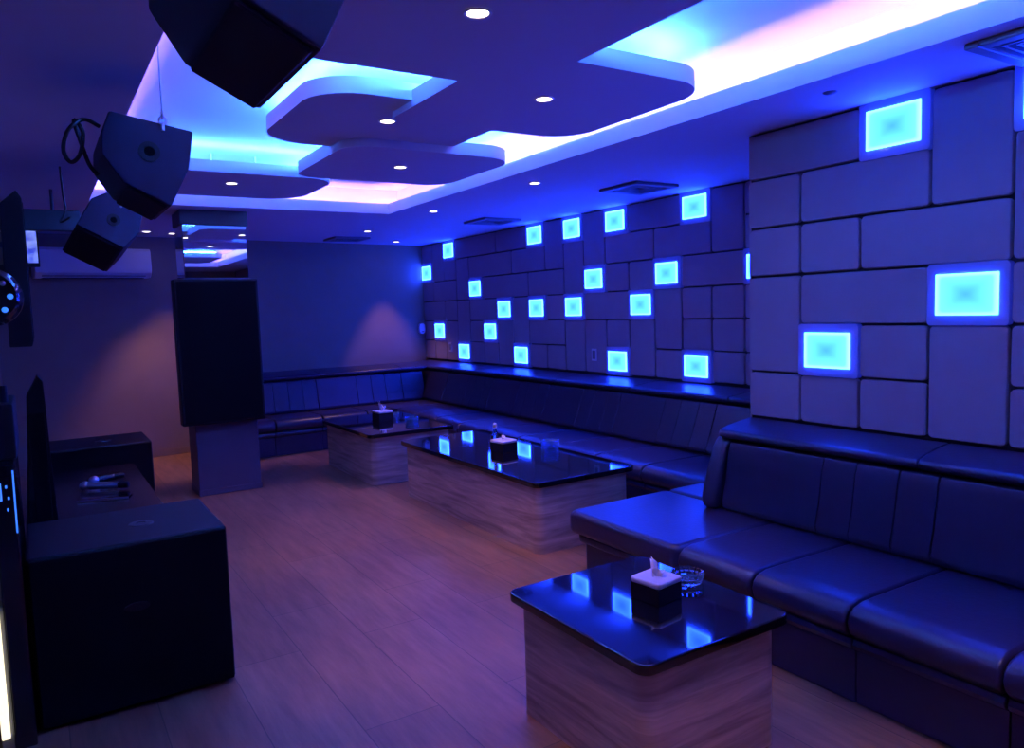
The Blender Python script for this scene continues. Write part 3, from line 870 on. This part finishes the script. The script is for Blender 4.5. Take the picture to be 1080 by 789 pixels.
def mic(x, y, z, rz, lab, bodymat, L=.20):
    t = thing('microphone', lab, 'microphone', (x, y, z), rz, 'microphones lying on the console')
    RX = Matrix.Rotation(PI / 2, 4, 'Y')
    bm = bmesh.new(); lathe(bm, [(0, -.028), (.015, -.026), (.026, -.014), (.029, 0), (.027, .012), (.022, .02), (0, .02)], 22, M=Matrix.Translation((-.0, 0, .03)) @ RX)
    obj('head', bm, M_METAL, t)
    bm = bmesh.new(); lathe(bm, [(0, .02), (.021, .02), (.022, .04), (.019, L), (0, L)], 22, M=Matrix.Translation((0, 0, .03)) @ RX); obj('handle', bm, bodymat, t)
    bm = bmesh.new(); lathe(bm, [(0, L), (.020, L), (.019, L + .055), (.012, L + .06), (0, L + .06)], 22, M=Matrix.Translation((0, 0, .03)) @ RX); obj('tail', bm, M_BLACK, t)
    return t
mic(.185, 5.10, .50, -.55, 'silver handled microphone with grey ball head lying on the low console', M_METAL)
mic(.24, 5.24, .50, .35, 'black microphone lying behind the silver one on the low console', M_GLOSSBLACK, L=.12)
t = thing('microphone_tray', 'thin dark tray with a bright front edge under the microphones', 'tray', (.27, 4.80, .50), -.3)
obj('tray_base', bx((-.13, -.05, 0), (.13, .05, .006), .002, 1), M_GLOSSBLACK, t)
obj('rim', bx((-.13, -.055, 0), (.13, -.05, .012), .002, 1), M_METAL, t)

# big television seen edge on
t = thing('television', 'large wall television seen from its edge at the far left', 'television', (-.115, 5.25, 1.385), 0)
bm = bmesh.new()
prism(bm, [(0, 0), (.10, 0), (.108, .03), (.108, .76), (.085, .80), (.01, .73)], lambda a, b: (a, -.62, b), lambda a, b: (a, .62, b), bev=.006, seg=2, minang=20)
obj('case', bm, M_BLACK, t)
obj('display', bx((.1085, -.60, .04), (.111, .60, .74)), M_GLOSSBLACK, t, smooth=False)
bm = bmesh.new(); box(bm, (-.183, -.18, .25), (-.16, .18, .55)); box(bm, (-.16, -.05, .34), (.0, .05, .46)); obj('wall_bracket', bm, M_DARKMETAL, t, smooth=False)
t = thing('monitor', 'small lit blue monitor peeking out behind the edge of the large television', 'monitor', (.02, 6.6, 1.93), 0)
obj('case', bx((-.05, -.005, -.01), (.05, .03, .30), .006, 2), M_BLACK, t)
obj('display', bx((-.04, -.008, .02), (.04, -.004, .27)), M_SMALLSCREEN, t, smooth=False)
bm = bmesh.new(); box(bm, (-.32, .005, .13), (-.045, .028, .17)); box(bm, (-.32, -.03, .08), (-.308, .06, .22)); obj('wall_arm', bm, M_DARKMETAL, t, smooth=False)
# equipment bracket shelf under ceiling behind the smallest speaker
t = thing('bracket_arm', 'dark horizontal mounting arm between the television and the smallest hanging speaker', 'bracket', (-.30, 5.98, 2.12))
obj('beam', bx((0.005, -.03, 0), (.62, .03, .14), .006, 1), M_DARKMETAL, t)
obj('wall_plate', bx((0, -.07, -.05), (.012, .07, .11), .003, 1), M_DARKMETAL, t)
bm = bmesh.new(); tube(bm, [(.46, 0, .13), (.46, 0, .278)], .010, 10); obj('hanging_rod', bm, M_DARKMETAL, t)

# stage light with blue lenses
t = thing('stage_light', 'round black stage light with small bright blue lenses at the left edge', 'stage light', (-.13, 3.30, 1.60))
bm = bmesh.new(); lathe(bm, [(0, -.10), (.09, -.10), (.105, -.08), (.105, .06), (.085, .10), (0, .10)], 28, M=Matrix.Rotation(PI / 2, 4, 'X')); obj('housing', bm, M_GLOSSBLACK, t)
for k in range(9):
    a = 2 * PI * k / 8; rr_ = .066 if k < 8 else 0
    bm = bmesh.new(); lathe(bm, [(0, .112), (.004, .111), (.008, .106), (.010, .10)], 14, M=Matrix.Translation((rr_ * math.cos(a), 0, rr_ * math.sin(a))) @ Matrix.Rotation(PI / 2, 4, 'X'))
    obj('lens', bm, M_BLUEDOT if k in (0, 7, 6, 8) else M_METAL, t)
bm = bmesh.new(); box(bm, (-.165, -.02, -.02), (-.10, .02, .02)); obj('yoke', bm, M_DARKMETAL, t, smooth=False)

# floor standing slim column speaker
t = thing('tower_speaker', 'slim black tower standing between the near subwoofer and the left wall', 'speaker', (-.02, 4.0 - .42 + .5, .50))
bm = bmesh.new()
prism(bm, [(-.085, 0), (.05, 0), (.04, .45), (.034, .74), (.014, .775), (-.035, .68), (-.05, .40)], lambda a, b: (a, -.06, b), lambda a, b: (a, .10, b), bev=.006, seg=2, minang=20)
obj('cabinet', bm, M_GLOSSBLACK, t)
bm = bmesh.new(); box(bm, (-.035, -.066, .03), (.03, -.058, .60), .003, 1); obj('grille', bm, M_GRILLE, t)
# glossy equipment rack by the left wall
t = thing('equipment_rack', 'slim glossy black equipment cabinet at the left edge beside the near subwoofer', 'cabinet', (-.13, 3.43, 0))
obj('cabinet', bx((-.036, -.33, 0.0), (.032, .33, 1.02), .006, 2), M_GLOSSBLACK, t)
obj('front_panel', bx((-.030, -.336, .05), (.026, -.329, .98), .002, 1), M_GLOSSBLACK, t)
bm = bmesh.new(); tube(bm, [(.028, -.340, .78), (.030, -.340, 1.0)], .0028, 8); obj('blue_glint_bar', bm, M_BLUEDOT, t)  # emissive bars stand in for blue reflections on the glossy edges
bm = bmesh.new(); tube(bm, [(-.012, -.345, .90), (-.012, -.345, .96)], .006, 8); obj('blue_glint_bar', bm, M_BLUEDOT, t)
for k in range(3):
    obj('blue_dot', bx((.004 + .005 * (k % 2), -.341, .86 + .04 * k), (.010 + .005 * (k % 2), -.336, .870 + .04 * k), .001, 1), M_BLUEDOT, t)  # small emissive blue dots on the rack front
t = thing('mixer', 'small dark controller standing on the slim glossy cabinet at the left edge', 'controller', (-.13, 3.43, 1.02))
obj('body', bx((-.04, -.22, .0), (.045, .20, .20), .01, 2), M_BLACK, t)
bm = bmesh.new(); tube(bm, [(.015, -.12, .2), (.015, -.12, .26)], .014, 10); obj('knob', bm, M_BLACK, t)
t = thing('strip_light', 'warm white vertical strip light low at the lower left photo edge', 'strip light', (-.19, 3.11, .0))
obj('diffuser', bx((-.012, -.012, .05), (.014, .012, .50), .004, 2), M_STRIPWARM, t)
obj('channel', bx((-.014, .012, .0), (.0235, .03, .52), .002, 1), M_GREYPL, t)
